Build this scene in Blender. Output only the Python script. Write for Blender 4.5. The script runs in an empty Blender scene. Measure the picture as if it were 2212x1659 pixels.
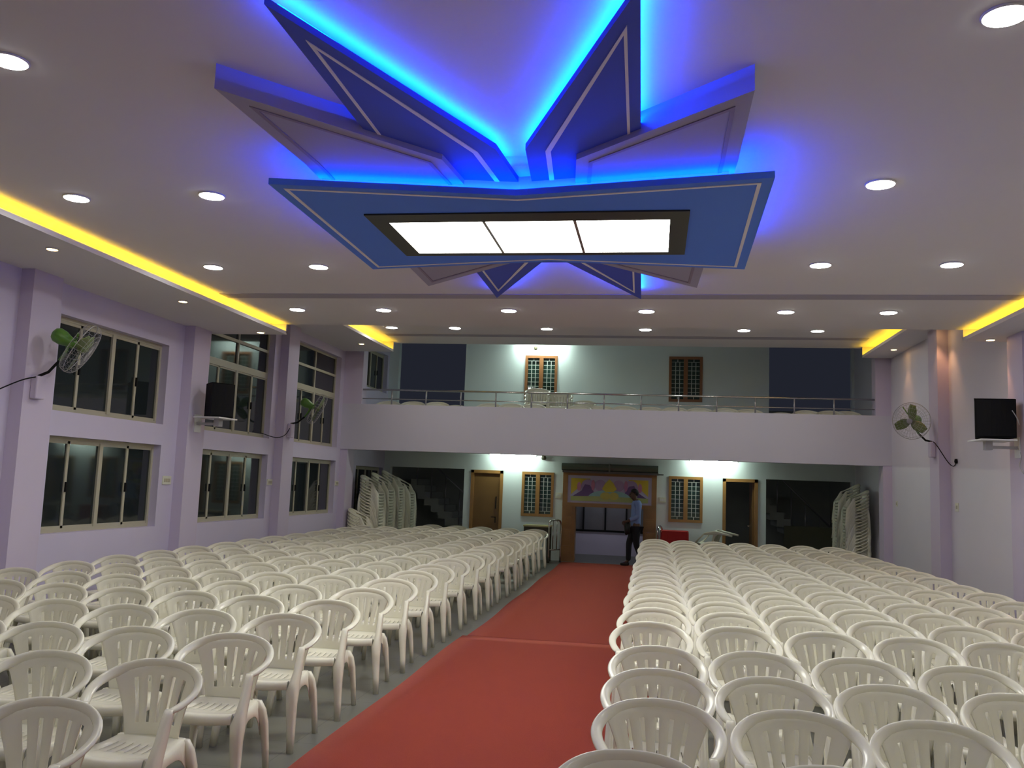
import bpy, bmesh, math, random
from mathutils import Vector, Matrix
random.seed(7)
PI = math.pi
sc = bpy.context.scene
COL = sc.collection

# ------------------------------------------------------------ camera
CAMH = 1.82
F = 1902.25
cam = bpy.data.cameras.new('camera'); cam.sensor_width = 36; cam.lens = F / 2212 * 36
cam.clip_start = .05; cam.clip_end = 200
camo = bpy.data.objects.new('camera', cam); COL.objects.link(camo)
yaw, pit, rol = math.radians(-9.3527), math.radians(6.49), math.radians(2.1352)
fwd = Vector((math.sin(yaw)*math.cos(pit), math.cos(yaw)*math.cos(pit), math.sin(pit)))
r0 = Vector((math.cos(yaw), -math.sin(yaw), 0)); u0 = r0.cross(fwd)
rr = math.cos(rol)*r0 + math.sin(rol)*u0
uu = -math.sin(rol)*r0 + math.cos(rol)*u0
m3 = Matrix((rr, uu, -fwd)).transposed()
camo.matrix_world = Matrix.Translation((0, 0, CAMH)) @ m3.to_4x4()
sc.camera = camo

# ------------------------------------------------------------ world, exposure
w = bpy.data.worlds.new('night_sky'); sc.world = w; w.use_nodes = True
bg = w.node_tree.nodes['Background']
bg.inputs[0].default_value = (.55, .62, .95, 1); bg.inputs[1].default_value = .026
sc.view_settings.view_transform = 'Standard'; sc.view_settings.look = 'None'
sc.view_settings.gamma = 1; sc.view_settings.use_curve_mapping = False
sc.view_settings.exposure = 0.0
try:
    sc.cycles.use_denoising = True
    sc.cycles.max_bounces = 8; sc.cycles.diffuse_bounces = 4; sc.cycles.glossy_bounces = 3
    sc.cycles.sample_clamp_indirect = 4; sc.cycles.use_light_tree = True
    sc.cycles.caustics_reflective = False; sc.cycles.caustics_refractive = False
except Exception: pass

L_DOWN = 100.0      # white downlights
L_PANEL = 15.0      # the big panel
L_BLUE = 150.0      # blue LED strips
L_COVE = 45.0       # yellow LED strips
L_TUBE = 92.0      # fluorescent tubes
L_WARM = 30.0

# ------------------------------------------------------------ materials
def srgb(r, g, b):
    f = lambda c: (c/255/12.92) if c/255 <= .04045 else ((c/255+.055)/1.055)**2.4
    return (f(r), f(g), f(b), 1)
def mat(name, col, rough=.6, spec=.5, metal=0, noise=0, nscale=8, bump=0, bscale=60, coat=0):
    m = bpy.data.materials.new(name); m.use_nodes = True
    nt = m.node_tree; b = nt.nodes['Principled BSDF']
    if len(col) == 3: col = (*col, 1)
    b.inputs['Base Color'].default_value = col
    b.inputs['Roughness'].default_value = rough
    b.inputs['Metallic'].default_value = metal
    b.inputs['Specular IOR Level'].default_value = spec
    if coat: b.inputs['Coat Weight'].default_value = coat
    if noise or bump:
        tc = nt.nodes.new('ShaderNodeTexCoord')
    if noise:
        n = nt.nodes.new('ShaderNodeTexNoise'); n.inputs['Scale'].default_value = nscale; n.inputs['Detail'].default_value = 4
        nt.links.new(tc.outputs['Object'], n.inputs['Vector'])
        mx = nt.nodes.new('ShaderNodeMix'); mx.data_type = 'RGBA'
        mx.inputs[6].default_value = tuple(c*(1-noise) for c in col[:3]) + (1,)
        mx.inputs[7].default_value = tuple(min(1, c*(1+noise)) for c in col[:3]) + (1,)
        nt.links.new(n.outputs['Fac'], mx.inputs[0]); nt.links.new(mx.outputs[2], b.inputs['Base Color'])
    if bump:
        n2 = nt.nodes.new('ShaderNodeTexNoise'); n2.inputs['Scale'].default_value = bscale
        nt.links.new(tc.outputs['Object'], n2.inputs['Vector'])
        bp = nt.nodes.new('ShaderNodeBump'); bp.inputs['Strength'].default_value = bump; bp.inputs['Distance'].default_value = .01
        nt.links.new(n2.outputs['Fac'], bp.inputs['Height']); nt.links.new(bp.outputs[0], b.inputs['Normal'])
    return m
def emis(name, col, st):
    m = bpy.data.materials.new(name); m.use_nodes = True; nt = m.node_tree
    nt.nodes.remove(nt.nodes['Principled BSDF'])
    e = nt.nodes.new('ShaderNodeEmission'); e.inputs[0].default_value = (*col, 1); e.inputs[1].default_value = st
    nt.links.new(e.outputs[0], nt.nodes['Material Output'].inputs[0]); return m
M = {}
M['plastic'] = mat('white_moulded_plastic', (.80, .775, .64), .22, .5)
M['ceiling'] = mat('ceiling_paint', (.76, .74, .77), .75, .3, noise=.02, nscale=1.2)
M['wall'] = mat('lavender_wall_paint', (.62, .57, .74), .6, .35, noise=.03, nscale=1.5)
M['wall_r'] = mat('pale_lavender_wall_paint', (.70, .67, .76), .5, .4, noise=.03, nscale=1.5)
M['pilaster'] = mat('mauve_pilaster_paint', (.60, .53, .68), .6, .35)
M['wall_b'] = mat('pale_grey_wall_paint', (.74, .80, .80), .6, .35, noise=.02, nscale=2)
M['parapet'] = mat('lilac_parapet_paint', (.60, .58, .68), .55, .4, noise=.03, nscale=1.0)
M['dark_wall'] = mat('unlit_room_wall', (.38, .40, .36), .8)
M['frame'] = mat('beige_window_aluminium', (.46, .43, .32), .45, .5)
M['glass'] = mat('dark_tinted_glass', (.018, .024, .026), .05, .5)
M['glass_g'] = mat('green_tinted_glass', (.02, .05, .04), .06, .6)
M['wood'] = mat('varnished_teak', (.33, .16, .045), .4, .5, noise=.25, nscale=5)
M['wood_u'] = mat('dark_varnished_teak', (.25, .10, .035), .45, .5, noise=.2, nscale=5)
M['door'] = mat('brown_laminate_door', (.17, .085, .025), .45, .4, noise=.1, nscale=3)
M['grill'] = mat('white_painted_steel_bars', (.50, .55, .50), .5)
M['steel'] = mat('polished_stainless_steel', (.62, .62, .6), .18, .5, metal=1)
M['steel_d'] = mat('dull_steel_railing', (.42, .41, .44), .35, .5, metal=.8)
M['carpet'] = mat('red_carpet_pile', (.25, .034, .024), .95, .1, noise=.10, nscale=3, bump=.5, bscale=300)
M['black'] = mat('black_fabric_grille', (.008, .008, .009), .85, .2)
M['white'] = mat('white_enamel', (.75, .75, .75), .4)
M['green'] = mat('green_enamel', (.10, .24, .035), .35, .5)
M['blade'] = mat('olive_green_plastic', (.15, .20, .07), .4, .5)
M['wire'] = mat('grey_white_wire', (.40, .39, .40), .4)
M['bluepl'] = mat('royal_blue_panel_paint', (.08, .22, .90), .6, .3)
M['bluedk'] = mat('deep_blue_panel_paint', (.06, .10, .66), .6, .3)
M['greypl'] = mat('mauve_grey_panel_paint', (.36, .34, .50), .65, .3)
M['line'] = mat('pale_border_line', (.88, .86, .98), .6)
M['blackfr'] = mat('black_light_surround', (.02, .022, .02), .5)
M['switch'] = mat('ivory_switch_plastic', (.72, .72, .60), .4)
M['shutter'] = mat('dark_green_shutter_steel', (.13, .17, .14), .2, .7)
M['red'] = mat('red_tablecloth', (.45, .02, .02), .8)
M['table'] = mat('yellowed_laminate', (.55, .50, .25), .4)
M['dkwood'] = mat('dark_table_wood', (.05, .04, .02), .6)
M['down'] = emis('downlight_white', (.98, 1, .94), L_DOWN)
M['warm'] = emis('warm_spot_glow', (1, .55, .16), L_WARM)
M['panel'] = emis('panel_white', (1, .99, .90), L_PANEL)
M['blueled'] = emis('blue_led', (.0, .048, 1.0), L_BLUE)
M['cove'] = emis('yellow_led', (1, .60, .02), L_COVE)
M['tube'] = emis('fluorescent_tube', (.80, 1, .86), L_TUBE)

cb = M['carpet'].node_tree.nodes['Principled BSDF']
cb.inputs['Sheen Weight'].default_value = 1.0; cb.inputs['Sheen Roughness'].default_value = .35; cb.inputs['Sheen Tint'].default_value = (1, .30, .20, 1)
# floor: grey tiles
m = mat('grey_floor_tiles', (.15, .15, .125), .35, .45); M['floor'] = m
nt = m.node_tree; b = nt.nodes['Principled BSDF']
tc = nt.nodes.new('ShaderNodeTexCoord'); br = nt.nodes.new('ShaderNodeTexBrick')
br.offset = 0; br.inputs['Color1'].default_value = (.15, .15, .13, 1); br.inputs['Color2'].default_value = (.135, .135, .115, 1)
br.inputs['Mortar'].default_value = (.085, .085, .075, 1); br.inputs['Scale'].default_value = 1
br.inputs['Mortar Size'].default_value = .004; br.inputs['Brick Width'].default_value = .6; br.inputs['Row Height'].default_value = .6
nt.links.new(tc.outputs['Object'], br.inputs['Vector']); nt.links.new(br.outputs[0], b.inputs['Base Color'])

# ------------------------------------------------------------ mesh helpers
def box(bm, x0, x1, y0, y1, z0, z1):
    if x1 < x0: x0, x1 = x1, x0
    if y1 < y0: y0, y1 = y1, y0
    if z1 < z0: z0, z1 = z1, z0
    v = [bm.verts.new(p) for p in ((x0,y0,z0),(x1,y0,z0),(x1,y1,z0),(x0,y1,z0),(x0,y0,z1),(x1,y0,z1),(x1,y1,z1),(x0,y1,z1))]
    for f in ((0,3,2,1),(4,5,6,7),(0,1,5,4),(1,2,6,5),(2,3,7,6),(3,0,4,7)):
        bm.faces.new([v[i] for i in f])
def B(*boxes):
    bm = bmesh.new()
    for b_ in boxes: box(bm, *b_)
    return bm
def obj(name, bm, m, parent=None, smooth=False, bevel=0):
    if bevel:
        bmesh.ops.bevel(bm, geom=list(bm.edges), offset=bevel, segments=2, affect='EDGES', profile=.5)
    bmesh.ops.recalc_face_normals(bm, faces=bm.faces)
    me = bpy.data.meshes.new(name); bm.to_mesh(me); bm.free()
    if smooth:
        for p in me.polygons: p.use_smooth = True
    me.materials.append(M[m] if isinstance(m, str) else m)
    o = bpy.data.objects.new(name, me); COL.objects.link(o)
    if parent: o.parent = parent
    return o
def tag(o, label, cat, group=None, kind=None):
    o['label'] = label; o['category'] = cat
    if group: o['group'] = group
    if kind: o['kind'] = kind
    return o
def thing(name, label, cat, loc=(0,0,0), rz=0, group=None):
    o = bpy.data.objects.new(name, None); COL.objects.link(o)
    o.location = loc; o.rotation_euler = (0, 0, rz); o.empty_display_size = .1
    return tag(o, label, cat, group)
def struct(name, bm, m, parent=None, label=None, **k):
    o = obj(name, bm, m, parent, **k)
    if not parent: o['kind'] = 'structure'
    if label: o['label'] = label
    return o
def sempty(name, label=None, loc=(0,0,0)):
    o = bpy.data.objects.new(name, None); COL.objects.link(o); o.location = loc; o['kind'] = 'structure'
    if label: o['label'] = label
    return o
def tube(bm, pts, r, n=8, closed=False, wide=None, caps=True):
    """sweep a round (or elliptical: r=(a,b) with 'wide' direction per point) section"""
    pts = [Vector(p) for p in pts]; rings = []
    N = len(pts); prev = None
    for i, p in enumerate(pts):
        a = pts[(i-1) % N] if (i > 0 or closed) else p
        c = pts[(i+1) % N] if (i < N-1 or closed) else p
        t = (c-a).normalized()
        if wide is not None: up = Vector(wide[i])
        else: up = prev if prev else (Vector((0,0,1)) if abs(t.z) < .9 else Vector((1,0,0)))
        s = (up - t*up.dot(t)).normalized(); q = t.cross(s); prev = s
        ri = r[i] if isinstance(r, list) else r
        ra, rb = ri if isinstance(ri, tuple) else (ri, ri)
        rings.append([bm.verts.new(p + s*ra*math.cos(2*PI*k/n) + q*rb*math.sin(2*PI*k/n)) for k in range(n)])
    for i in range(N if closed else N-1):
        A, C = rings[i], rings[(i+1) % N]
        for k in range(n): bm.faces.new((A[k], A[(k+1)%n], C[(k+1)%n], C[k]))
    if not closed and caps:
        bm.faces.new(rings[0][::-1]); bm.faces.new(rings[-1])
def disc(bm, c, r, n=24, z2=None, axis=None):
    c = Vector(c)
    vs = [bm.verts.new(c + Vector((r*math.cos(2*PI*k/n), r*math.sin(2*PI*k/n), 0))) for k in range(n)]
    bm.faces.new(vs)
    return vs
def lathe(bm, prof, n=20, mat4=None):
    rings = []
    for r, z in prof:
        rings.append([bm.verts.new((r*math.cos(2*PI*k/n), r*math.sin(2*PI*k/n), z)) for k in range(n)])
    for a, c in zip(rings, rings[1:]):
        for k in range(n): bm.faces.new((a[k], a[(k+1)%n], c[(k+1)%n], c[k]))
    bm.faces.new(rings[0][::-1]); bm.faces.new(rings[-1])
    if mat4: bmesh.ops.transform(bm, matrix=mat4, verts=[v for r_ in rings for v in r_])
def prism(bm, poly, z0, z1, hole=None):
    lo = [bm.verts.new((x, y, z0)) for x, y in poly]; hi = [bm.verts.new((x, y, z1)) for x, y in poly]
    n = len(poly)
    e = []
    for L_ in (lo, hi):
        es = [bm.edges.new((L_[i], L_[(i+1)%n])) for i in range(n)]
        bmesh.ops.triangle_fill(bm, edges=es, use_beauty=True)
    for i in range(n): bm.faces.new((lo[i], lo[(i+1)%n], hi[(i+1)%n], hi[i]))
def catmull(P, k=4):
    P = [Vector(p) for p in P]; out = []
    Q = [P[0]*2-P[1]] + P + [P[-1]*2-P[-2]]
    for i in range(1, len(Q)-2):
        for j in range(k):
            t = j/k; a, b_, c, d = Q[i-1], Q[i], Q[i+1], Q[i+2]
            out.append(.5*((2*b_)+(c-a)*t+(2*a-5*b_+4*c-d)*t*t+(3*b_-a-3*c+d)*t**3))
    out.append(P[-1]); return out
def bake(o):
    """apply the modifiers of a temporary object into its mesh"""
    dg = bpy.context.evaluated_depsgraph_get(); dg.update()
    ev = o.evaluated_get(dg); me = bpy.data.meshes.new_from_object(ev)
    old = o.data; o.modifiers.clear(); o.data = me; me.name = old.name
    return o
def rotY(o): pass
def wall_plane(axis, a0, a1, u0_, u1_, z0, z1, holes):
    """wall slab; axis 'x': slab x in a0..a1 and u along y; holes = (u0,u1,z0,z1)"""
    us = sorted({u0_, u1_, *[h[0] for h in holes], *[h[1] for h in holes]})
    zs = sorted({z0, z1, *[h[2] for h in holes], *[h[3] for h in holes]})
    us = [u for u in us if u0_ <= u <= u1_]; zs = [z for z in zs if z0 <= z <= z1]
    bm = bmesh.new()
    for ua, ub in zip(us, us[1:]):
        run = None
        for za, zb in zip(zs, zs[1:]):
            cu, cz = (ua+ub)/2, (za+zb)/2
            solid = not any(h[0] < cu < h[1] and h[2] < cz < h[3] for h in holes)
            if solid:
                run = (run[0], zb) if run else (za, zb)
            if (not solid or zb == zs[-1]) and run:
                if axis == 'x': box(bm, a0, a1, ua, ub, run[0], run[1])
                else: box(bm, ua, ub, a0, a1, run[0], run[1])
                run = None
    return bm

# ------------------------------------------------------------ main dimensions
XL, XR = -6.85, 4.67
YB = 21.9          # rear wall
YF = 18.6          # balcony front
Y1 = 12.55         # end of the low ceiling
Y0 = -3.0          # wall behind the camera
ZS1, ZC1 = 3.96, 4.115
ZS2, ZC2 = 4.62, 4.84
TOP = 5.6
SXL, SXR = -5.58, 4.07

# floor
struct('floor', B((XL-.3, XR+.3, Y0-.2, 30, -.15, 0)), 'floor')

# left wall with windows
LOW = (1.055, 2.185); wy = [(2.3, 4.62), (5.72, 8.02), (9.13, 11.46), (12.60, 14.95), (16.0, 18.38)]
UP1 = (2.475, 3.60); UP2 = (2.475, 4.45)
holes = []
for i, (a, b_) in enumerate(wy):
    holes.append((a, b_, *LOW)); holes.append((a, b_, *(UP1 if i < 3 else UP2)))
holes.append((19.72, 21.8, .75, 2.12)); holes.append((19.65, 21.75, 4.02, 5.0))
struct('wall_left', wall_plane('x', XL-.22, XL, Y0, YB+.2, 0, TOP, holes), 'wall')
wn = 0
def left_window(y0, y1, z0, z1, mull, trans, thick, m='frame', xo=.11):
    """sliding window set back in the left wall"""
    global wn; wn += 1
    x0, x1 = XL-xo-.05, XL-xo
    root = sempty('window_%d' % wn, loc=(XL-xo, (y0+y1)/2, z0))
    f = .045
    bm = B((x0, x1, y0, y1, z0, z0+f), (x0, x1, y0, y1, z1-f, z1), (x0, x1, y0, y0+f, z0+f, z1-f), (x0, x1, y1-f, y1, z0+f, z1-f))
    zt = trans[0] if trans else z1
    for k, t in enumerate(mull):
        yy = y0+(y1-y0)*t; hw = .035 if k == 1 else .022
        xx = x1 + (.0 if k == 1 else -.012)
        box(bm, x0+.005, xx+.004, yy-hw, yy+hw, z0+f, zt-(.04 if trans else f))
    for k, t in enumerate(trans):
        h = .055 if k == 0 else .025
        box(bm, x0+.002, x1+.006, y0+f, y1-f, t-h, t+h)
    if trans:
        top = z1-f
        box(bm, x0+.003, x1+.002, (y0+y1)/2-.02, (y0+y1)/2+.02, trans[0]+.055, top)
    # sash rails
    for k in range(4):
        a = y0+(y1-y0)*([0]+mull+[1])[k]; c = y0+(y1-y0)*([0]+mull+[1])[k+1]
        box(bm, x0+.008, x1-.008, a, c, z0+f, z0+f+.03); box(bm, x0+.008, x1-.008, a, c, zt-.08, zt-.04)
    bm.verts.ensure_lookup_table()
    bmesh.ops.translate(bm, verts=bm.verts, vec=-Vector(root.location))
    struct('window_frame', bm, m, root)
    bm = B((x0+.018, x0+.026, y0+.02, y1-.02, z0+.02, z1-.02)); bmesh.ops.translate(bm, verts=bm.verts, vec=-Vector(root.location))
    struct('glass_pane', bm, 'glass', root)
    for k in (0, 2):
        yy = y0+(y1-y0)*mull[k]
        bm = B((x1-.008, x1+.016, yy-.012, yy+.012, (z0+zt)/2-.09, (z0+zt)/2+.03)); bmesh.ops.translate(bm, verts=bm.verts, vec=-Vector(root.location))
        struct('latch', bm, 'black', root)
for i, (a, b_) in enumerate(wy):
    left_window(a, b_, *LOW, [.22, .49, .74], [], .05)
    if i < 3: left_window(a, b_, *UP1, [.24, .52, .76], [], .05)
    else: left_window(a, b_, *UP2, [.24, .5, .75], [3.60, 4.04], .05)
left_window(19.72, 21.8, .75, 2.12, [.25, .5, .75], [], .05)
left_window(19.65, 21.75, 4.02, 5.0, [.25, .5, .75], [], .05)

# right wall
struct('wall_right', B((XR, XR+.22, Y0, YB+.2, 0, TOP)), 'wall_r')
struct('wall_front', B((XL-.2, XR+.2, Y0-.2, Y0, 0, TOP)), 'wall')

# pilasters
PY = [(-1.80, -1.32), (1.61, 2.09), (5.02, 5.50), (8.43, 8.90), (11.85, 12.33), (15.2, 15.68), (18.62, 19.10)]
tn = 0
for a, b_ in PY:
    zt = ZS1 if a < 12 else (ZS2 if a < 18 else 2.46)
    tn += 1; struct('trim_%d' % tn, B((XL, XL+.16, a, b_, 0, zt)), 'pilaster', label='mauve pilaster on the left window wall')
    if a < 18:
        tn += 1; struct('trim_%d' % tn, B((XR-.17, XR, a-.12, b_-.12, 0, zt)), 'pilaster', label='mauve pilaster on the right wall')
# columns closing both ends of the balcony opening
tn += 1; struct('trim_%d' % tn, B((XL, -6.42, YF, YF+.3, 3.46, ZC2+.3)), 'pilaster')
tn += 1; struct('trim_%d' % tn, B((4.37, XR, YF, YF+.3, 3.46, ZC2+.3)), 'pilaster')
tn += 1; struct('trim_%d' % tn, B((4.50, XR, YF, YF+.35, 0, 2.46)), 'pilaster')

# ceilings
def ceil_bm():
    bm = bmesh.new()
    box(bm, SXL-.25, SXR+.25, Y0, Y1-.012, ZC1, ZC2+.12)          # low central ceiling
    box(bm, XL, SXL-.25, Y0, Y1-.012, ZC1, ZC2+.12)
    box(bm, SXR+.25, XR, Y0, Y1-.012, ZC1, ZC2+.12)
    return bm
struct('ceiling', ceil_bm(), 'ceiling')
# high part of the ceiling towards the balcony
struct('ceiling_high', B((XL, XR, Y1+.0, YF-.05, ZC2, ZC2+.12), (XL, XR, YF-.05, YF+.1, ZC2, TOP)), 'ceiling')
struct('ceiling_gallery', B((XL, XR, YF+.1, YB+.2, 5.5, 5.6)), 'ceiling')
# flat strips for the ceiling grooves, their shade put into the colour
tn += 1; struct('trim_%d' % tn, B((SXL+.02, SXR-.02, 10.36, 10.61, ZC1-.006, ZC1+.001)), mat('groove_shadow_gap', (.40, .38, .46), .8), label='dark groove across the low ceiling')
tn += 1; struct('trim_%d' % tn, B((-5.6, 4.0, 17.45, 17.70, ZC2-.006, ZC2+.001)), bpy.data.materials['groove_shadow_gap'], label='dark groove across the high ceiling')

def soffit(xe, xw, y0, y1, zb, zt, name_l):
    """dropped border along a side wall with a light slot in its edge. xe edge, xw wall"""
    global tn
    s = 1 if xe > xw else -1
    bm = bmesh.new()
    box(bm, xw, xe-s*.24, y0, y1, zb, zt)               # body
    box(bm, xe-s*.24, xe, y0, y1, zb, zb+.02)           # ledge
    box(bm, xe-s*.025, xe, y0, y1, zb+.02, zb+.05)      # lip
    box(bm, xe-s*.24, xe, y1-.03, y1, zb+.02, zt)       # end cap
    tn += 1; struct('trim_%d' % tn, bm, 'ceiling', label=name_l)
    o = obj('led_strip', B((xe-s*.030, xe-s*.036, y0+.1, y1-.06, zb+.022, zb+.044)), 'cove')
    return o
tag(soffit(SXL, XL, Y0, Y1, ZS1, ZC1, 'dropped border along the left wall'), 'yellow strip light in the long slot of the near left ceiling border', 'strip light')
tag(soffit(SXR, XR, Y0, Y1, ZS1, ZC1, 'dropped border along the right wall'), 'yellow strip light in the long slot of the near right ceiling border', 'strip light')
tag(soffit(-5.72, XL, Y1, YF-.08, ZS2, ZC2, 'dropped border at the far left'), 'yellow strip light in the short far left ceiling slot by the balcony', 'strip light')
tag(soffit(4.10, XR, Y1, YF-.08, ZS2, ZC2, 'dropped border at the far right'), 'yellow strip light in the short far right ceiling slot by the balcony', 'strip light')

# ------------------------------------------------------------ rear wall, ground floor
GH = [(-6.69, -4.74, 0, 2.16), (-4.56, -3.74, 0, 2.15), (-3.26, -2.46, 1.05, 2.145), (-2.22, .05, 0, 2.20),
      (.35, 1.16, 1.06, 2.16), (1.63, 2.45, 0, 2.15), (2.64, 4.60, 0, 2.165)]
struct('wall_back', wall_plane('y', YB, YB+.2, XL, XR, 0, 2.62, GH), 'wall_b')
# upper rear wall of the gallery
UH = [(-6.60, -4.83, 3.1, 5.5), (2.70, 4.62, 3.1, 5.5), (-3.28, -2.46, 3.95, 5.08), (.31, 1.12, 3.98, 5.10)]
struct('wall_back_upper', wall_plane('y', YB, YB+.2, XL, XR, 2.62, 5.5, UH), 'wall_b')
# gallery slab, parapet
struct('floor_gallery', B((XL, XR, YF+.12, YB, 2.60, 2.82)), 'wall_b')
struct('balcony_parapet', B((XL, XR, YF, YF+.12, 2.455, 3.46), (XL, XR, YF+.12, YF+.3, 2.455, 2.60)), 'parapet')

def grill_window(x0, x1, z0, z1, wood, n, y=YB):
    root = sempty('window_%d' % n, loc=((x0+x1)/2, y, z0)); L = -Vector(root.location)
    f = .065; xm = (x0+x1)/2
    bm = B((x0, x1, y-.03, y+.1, z0, z0+f), (x0, x1, y-.03, y+.1, z1-f, z1), (x0, x0+f, y-.03, y+.1, z0+f, z1-f),
           (x1-f, x1, y-.03, y+.1, z0+f, z1-f), (xm-.05, xm+.05, y-.03, y+.1, z0+f, z1-f))
    bmesh.ops.translate(bm, verts=bm.verts, vec=L); struct('window_frame', bm, wood, root)
    for a, c in ((x0+f, xm-.05), (xm+.05, x1-f)):
        bm = bmesh.new(); wd = c-a; ht = z1-z0-2*f
        for t in (.33, .67): box(bm, a+wd*t-.008, a+wd*t+.008, y+.005, y+.02, z0+f+ht*.07, z1-f-ht*.07)
        box(bm, a+wd*.5-.008, a+wd*.5+.008, y+.005, y+.02, z0+f, z0+f+ht*.07); box(bm, a+wd*.5-.008, a+wd*.5+.008, y+.005, y+.02, z1-f-ht*.07, z1-f)
        for k in range(9):
            zz = z0+f+ht*(.07+.86*k/8); box(bm, a, c, y+.006, y+.019, zz-.005, zz+.005)
        bmesh.ops.translate(bm, verts=bm.verts, vec=L); struct('window_grill', bm, 'grill', root)
    bm = B((x0+.03, x1-.03, y+.06, y+.068, z0+.03, z1-.03)); bmesh.ops.translate(bm, verts=bm.verts, vec=L)
    struct('glass_pane', bm, 'glass_g', root)
grill_window(-3.26, -2.46, 1.05, 2.145, 'wood', 21); grill_window(.35, 1.16, 1.06, 2.16, 'wood', 22)
grill_window(-3.28, -2.46, 3.95, 5.08, 'wood_u', 23); grill_window(.31, 1.12, 3.98, 5.10, 'wood_u', 24)

def door(x0, x1, n, closed):
    root = sempty('door_%d' % n, loc=((x0+x1)/2, YB, 0)); L = -Vector(root.location); f = .075
    bm = B((x0, x0+f, YB-.03, YB+.12, 0, 2.15), (x1-f, x1, YB-.03, YB+.12, 0, 2.15), (x0, x1, YB-.03, YB+.12, 2.15-f, 2.15))
    bmesh.ops.translate(bm, verts=bm.verts, vec=L); struct('door_frame', bm, 'wood', root)
    if closed:
        bm = B((x0+f, x1-f, YB+.03, YB+.07, .01, 2.15-f)); bmesh.ops.translate(bm, verts=bm.verts, vec=L); lf = struct('door_leaf', bm, 'door', root)
        bm = B((x1-f-.1, x1-f-.085, YB-.02, YB+.03, .85, 1.0), (x1-f-.2, x1-f-.085, YB-.025, YB-.01, .98, 1.0), (x1-f-.1, x1-f-.08, YB-.01, YB+.03, 1.2, 1.5))
        bmesh.ops.translate(bm, verts=bm.verts, vec=L); struct('door_handle', bm, 'black', lf)
    else:
        bm = B((x1-f-.04, x1-f, YB+.1, YB+.8, .01, 2.15-f)); bmesh.ops.translate(bm, verts=bm.verts, vec=L); lf = struct('door_leaf', bm, 'door', root)
        bm = B((x1-f-.09, x1-f-.04, YB+.68, YB+.72, 1.0, 1.03)); bmesh.ops.translate(bm, verts=bm.verts, vec=L); struct('door_handle', bm, 'steel', lf)
door(-4.56, -3.74, 1, True); door(1.63, 2.45, 2, False)

# main doorway: carved posts, transom, picture
root = sempty('door_3', loc=(-1.08, YB-.1, 0)); L = -Vector(root.location)
yd = YB-.12
bm = bmesh.new()
for s, (a, c) in ((1, (-2.22, -1.90)), (-1, (-.25, .06))):
    box(bm, a, c, yd, YB+.22, 0, 1.40)
    for z0, z1 in ((.10, .38), (.46, .78), (.84, 1.10), (1.15, 1.34)):
        box(bm, a+.03, c-.08 if s > 0 else c-.03, yd-.02, yd, z0, z1)
        box(bm, a+.07, c-.12 if s > 0 else c-.07, yd-.032, yd-.02, z0+.05, z1-.05)
box(bm, -2.22, -2.10, yd, YB+.22, 1.40, 2.20); box(bm, -.06, .06, yd, YB+.22, 1.40, 2.20)
box(bm, -2.22, .06, yd-.02, YB+.22, 1.335, 1.43); box(bm, -2.10, -.06, yd, YB+.22, 2.10, 2.20)
bmesh.ops.translate(bm, verts=bm.verts, vec=L); struct('door_frame', bm, 'wood', root)

# printed panel over the doorway
art = thing('lotus_panel', 'long painted glass panel over the main doorway with yellow lotus', 'picture', (-1.08, YB-.10, 1.43))
pw, ph = 2.04, .67
def shape2d(pts, d, m, name):
    bm = bmesh.new(); lo = [bm.verts.new((x, -d, z)) for x, z in pts]; hi = [bm.verts.new((x, -d-.003, z)) for x, z in pts]
    n = len(pts)
    for Lx in (lo, hi):
        bmesh.ops.triangle_fill(bm, edges=[bm.edges.new((Lx[i], Lx[(i+1)%n])) for i in range(n)], use_beauty=True)
    for i in range(n): bm.faces.new((lo[i], lo[(i+1)%n], hi[(i+1)%n], hi[i]))
    return obj(name, bm, m, art)
cm = lambda n, c: mat(n, srgb(*c), .5)
ell = lambda cx, cz, a, b_, t0=0, t1=2*PI, n=20: [(cx+a*math.cos(t0+(t1-t0)*k/n), cz+b_*math.sin(t0+(t1-t0)*k/n)) for k in range(n if t1-t0 > 6 else n+1)]
shape2d([(-pw/2, 0), (pw/2, 0), (pw/2, ph), (-pw/2, ph)], 0, cm('panel_pale', (196, 188, 214)), 'backing')
m_y = cm('panel_yellow', (214, 186, 52)); m_p = cm('panel_purple', (108, 78, 132)); m_l = cm('panel_lilac', (176, 150, 190)); m_t = cm('panel_teal', (150, 190, 190)); m_g = cm('panel_green', (176, 184, 116)); m_k = cm('panel_pink', (196, 128, 158)); m_ly = cm('panel_lotus', (222, 206, 60))
for s in (-1, 1):
    shape2d([(s*.94, .20), (s*.94, .60), (s*.45, .60), (s*.70, .42)], .004, m_y, 'yellow_corner')
    shape2d(ell(s*.52, .42, .17, .16), .008, m_l, 'lilac_petal')
    shape2d([(s*.90, .16), (s*.68, .30), (s*.60, .46), (s*.48, .44), (s*.40, .33), (s*.35, .18)], .012, m_p, 'purple_petal')
    shape2d(ell(s*.74, .40, .05, .11), .016, m_k, 'pink_petal')
    shape2d(ell(s*.40, .44, .045, .13), .016, m_k, 'pink_petal')
    shape2d(ell(s*.22, .44, .14, .14), .010, m_l, 'lilac_petal')
shape2d(ell(0, .13, .52, .20, 0, PI), .018, m_t, 'teal_mound')
shape2d([(-.94, .05), (.94, .05), (.94, .16), (0, .18), (-.94, .16)], .021, m_g, 'green_band')
shape2d([(-.18, .36), (-.10, .50), (0, .60), (.10, .50), (.18, .36), (.10, .29), (-.10, .29)], .024, m_ly, 'lotus')
shape2d(ell(-.09, .19, .13, .09), .026, cm('panel_gold', (196, 184, 84)), 'lotus_base')
shape2d(ell(.11, .19, .12, .09), .028, bpy.data.materials['panel_gold'], 'lotus_base')

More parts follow.
